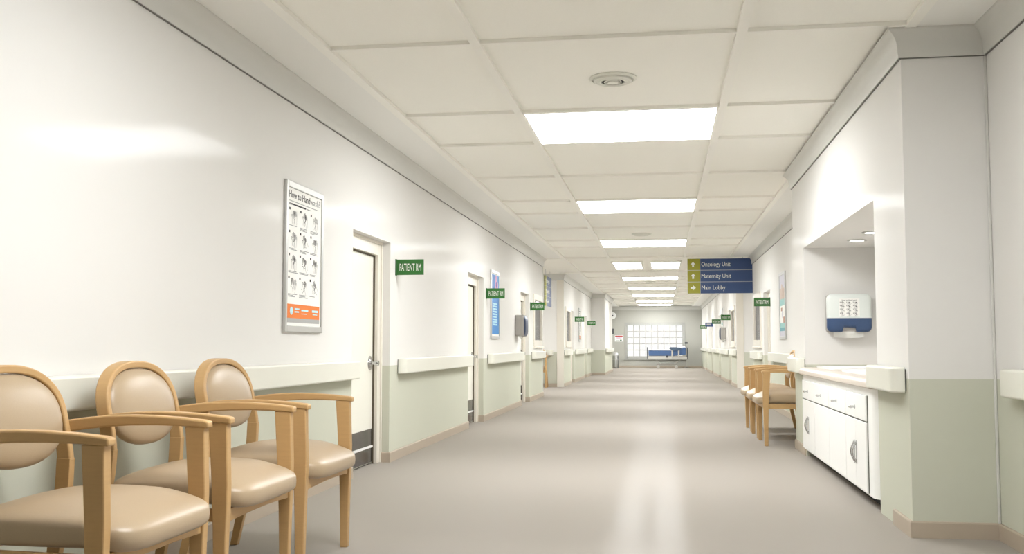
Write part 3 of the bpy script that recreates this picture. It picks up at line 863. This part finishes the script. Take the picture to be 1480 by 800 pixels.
# worktop
b = B(); wp = [(1.352, .808), (1.345, .816), (1.345, .842), (1.352, .860), (1.368, .872), (1.385, .876), (XN-.004, .876), (XN-.004, .806), (1.36, .806)]
r = .06; rings = []
for k in range(7):
    a = .5*PI*k/6; yy = NN0+.004 + r*(1-math.cos(a)) if False else None
loft(b, [[(x, y, z) for x, z in wp] for y in (NN0+.004, NN1-.004)])
tag(obj('worktop', b, 'counter', smooth=True), 'pinkish beige worktop filling the nook above the white cabinet', 'worktop')
def tray(y0, y1, x0, x1, label):
    t = thing('shallow_tray', label, 'tray', ((x0+x1)/2, (y0+y1)/2, .8762), 0, 'white trays on the nook worktop')
    w, l = (x1-x0)/2, (y1-y0)/2
    f = B(); loft(f, [[(x, y, z) for x, y in rrect(-w+i, w-i, -l+i, l-i, .05)] for i, z in ((.006, .0), (0, .010), (.0, .016), (.006, .018), (.022, .018), (.03, .006), (.05, .005))])
    obj('tray_body', f, 'white', t, smooth=True)
tray(9.05, 10.10, 1.47, 1.98, 'white shallow tray at the far end of the nook worktop, under the towel dispenser')
tray(7.45, 8.72, 1.47, 1.98, 'white shallow tray at the near end of the worktop, beside the handrail')
for y, x, lb in ((9.64, 1.795, 'round recessed downlight in the nook ceiling, lower left one in the photo'), (8.95, 1.795, 'round recessed downlight in the nook ceiling, nearer one cut by the wall edge')):
    t = thing('downlight', lb, 'light', (x, y, ZN), 0, 'downlights in the nook')
    k = B(); lathe(k, [(.070, -.001), (.086, -.001), (.088, -.006), (.080, -.012), (.066, -.010), (.064, -.004)], 32); obj('trim_ring', k, 'alu', t, smooth=True)
    k = B(); lathe(k, [(.002, -.003), (.066, -.003), (.060, -.008), (.002, -.010)], 32); obj('lens', k, 'spot', t)

# ------------------------------------------------------------------ end of the corridor
# hospital bed
BY = 47.9; YW = BY
t = thing('hospital_bed', 'hospital bed with blue mattress in front of the end window', 'bed', (.22, BY, 0))
b = B(); box(b, -.90, .92, -.42, .42, .41, .525); obj('bed_frame', b, 'bedgrey', t, bev=.02)
b = B(); box(b, -.88, .90, -.40, .40, .525, .58); obj('mattress_deck', b, 'greyp', t, bev=.01)
b = B(); loft(b, [[(x, y, z+zo) for x, zo in ((-.86, 0), (.30, 0), (.86, .06))] + [(x, y, z2+zo) for x, zo in ((.86, .14), (.30, 0), (-.86, 0))] for y, z, z2 in ((-.40, .58, .83), (.40, .58, .83))])
obj('mattress', b, 'bedblue', t, bev=.02)
b = B(); loft(b, [[(x, y, z) for x, z in ((-.84, .828), (.28, .828), (.30, .86), (-.84, .86))] for y in (-.405, .405)]); obj('sheet', b, 'linen', t, bev=.01)
b = supercell(.66, 0, .975, .20, .30, .07, e1=.6, e2=.8); obj('pillow', b, 'linen', t, smooth=True)
b = B(); loft(b, [[(x, y, z) for y, z in ((-.40, .45), (.40, .45), (.42, .9), (.36, .99), (-.36, .99), (-.42, .9))] for x in (-.93, -.90)]); obj('footboard', b, 'dark', t, bev=.008)
b = B(); loft(b, [[(x, y, z) for y, z in ((-.40, .42), (.40, .42), (.42, .9), (.36, .97), (-.36, .97), (-.42, .9))] for x in (.92, .95)]); obj('headboard', b, 'dark', t, bev=.008)
for s in (-1, 1):
    y = s*.45
    b = B(); prism(b, [(.12, .93), (.17, .985), (.58, .985), (.66, .94), (.66, .90), (.60, .88), (.54, .82), (.24, .82), (.17, .88), (.12, .90)], y-.015, y+.015); r_ = obj('side_rail', b, 'railblue', t, bev=.006)
    b = B(); box(b, .20, .27, y-.012, y+.012, .50, .90); box(b, .50, .57, y-.012, y+.012, .50, .90); obj('rail_post', b, 'bedgrey', r_, bev=.004)
b = B()
for s in (-1, 1):
    tube(b, [(-.55, s*.25, .42), (-.30, s*.25, .20)], .022); tube(b, [(.62, s*.25, .42), (.30, s*.25, .20)], .022)
obj('lift_arms', b, 'bedgrey', t, smooth=True)
b = B(); box(b, -.48, .48, -.30, .30, .15, .20); obj('base_frame', b, 'greyp', t, bev=.02)
for x in (-.42, .42):
    for y in (-.3, .3):
        b = B(); cyl(b, (x, y-.02, .075), (x, y+.02, .075), .075, n=24); cyl(b, (x, y-.01, .13), (x, y-.01, .16), .02); obj('castor', b, 'rubber', t, smooth=True)
b = B(); box(b, -.05, .04, -.435, -.40, .50, .60); obj('control_box', b, 'dark', t, bev=.006)
# infusion pump pole
t = thing('monitor_stand', 'thin stand with a small dark head at the right of the bed', 'medical stand', (1.13, 48.6, 0))
b = B(); cyl(b, (0, 0, .03), (0, 0, 1.17), .012); obj('pole', b, 'alu', t, smooth=True)
b = B(); box(b, -.07, .07, -.04, .04, 1.14, 1.22); obj('monitor', b, 'dark', t, bev=.01)
b = B()
for k in range(4):
    a = PI/4+k*PI/2; tube(b, [(0, 0, .05), (.14*math.cos(a), .14*math.sin(a), .018)], .014)
obj('base', b, 'alu', t, smooth=True)
# steel bin
t = thing('pedal_bin', 'tall steel cylindrical bin standing in the far left corner', 'bin', (-2.17, 47.5, 0))
b = B(); lathe(b, [(.13, 0), (.15, .01), (.15, .58), (.14, .60)]); obj('bin_body', b, 'binsteel', t, smooth=True)
b = B(); lathe(b, [(.155, .58), (.155, .63), (.14, .68), (.09, .72), (.01, .735)]); obj('lid', b, 'alu', t, smooth=True)
b = B(); lathe(b, [(.151, .40), (.158, .405), (.158, .43), (.151, .435)]); obj('band', b, 'alu', t, smooth=True)
b = B(); box(b, -.05, .05, -.20, -.13, .02, .045); obj('pedal', b, 'dark', t, bev=.005)
# notice on the end wall
t = thing('safety_notice', 'small white and red notice on the end wall left of the window', 'sign', (-2.07, YE, 1.25))
b = B(); box(b, -.20, .20, -.012, 0, 0, .30); obj('plate', b, 'white', t)
b = B(); box(b, -.18, .18, -.014, -.012, .23, .28); obj('red_band', b, 'red', t)
b = B(); 
for k, w in enumerate((.15, .11, .14)): box(b, -w, w, -.014, -.012, .19-.025*k, .20-.025*k)
obj('red_lettering', b, 'ppink', t)
b = B(); box(b, -.13, .02, -.014, -.012, .03, .05); box(b, .05, .13, -.014, -.012, .03, .09); obj('green_symbol', b, 'greend', t)
# wall clock / speaker round and switch box
t = thing('wall_speaker', 'round white wall speaker high on the end wall beside the pilaster', 'speaker', (-2.36, YE-.0, 2.50))
b = B(); box(b, -.10, .02, -.16, 0, -.06, .16); obj('bracket', b, 'dark', t, bev=.01)
b = B(); lathe(b, [(.06, -.16), (.15, -.18), (.165, -.22), (.15, -.25), (.02, -.262)], 32, 'y'); obj('dome', b, 'white', t, smooth=True)
b = B(); lathe(b, [(.01, -.262), (.04, -.262), (.035, -.27), (.01, -.272)], 20, 'y'); obj('centre_dot', b, 'dark', t, smooth=True)
t = tag(obj('switch_box', box(B(), -2.44, -2.32, YE-.05, YE, 1.62, 1.88), 'dark', bev=.01), 'small dark box low beside the pilaster on the end wall', 'switch box')

# ------------------------------------------------------------------ world and camera
w = bpy.data.worlds.new('sky'); bpy.context.scene.world = w; w.use_nodes = True
bg = w.node_tree.nodes['Background']; bg.inputs[0].default_value = (1.0, 1.0, .98, 1); bg.inputs[1].default_value = 1.12
cam = bpy.data.cameras.new('camera'); co = bpy.data.objects.new('camera', cam); C.objects.link(co)
co.location = (0, 0, 1.10); co.rotation_euler = (PI/2+.067237, 0, .148109)
cam.sensor_width = 36; cam.lens = 1451.85/1480*36; cam.clip_end = 200
bpy.context.scene.camera = co
vs = bpy.context.scene.view_settings
vs.view_transform = 'Standard'; vs.look = 'None'; vs.gamma = 1; vs.use_curve_mapping = False; vs.exposure = 0.0
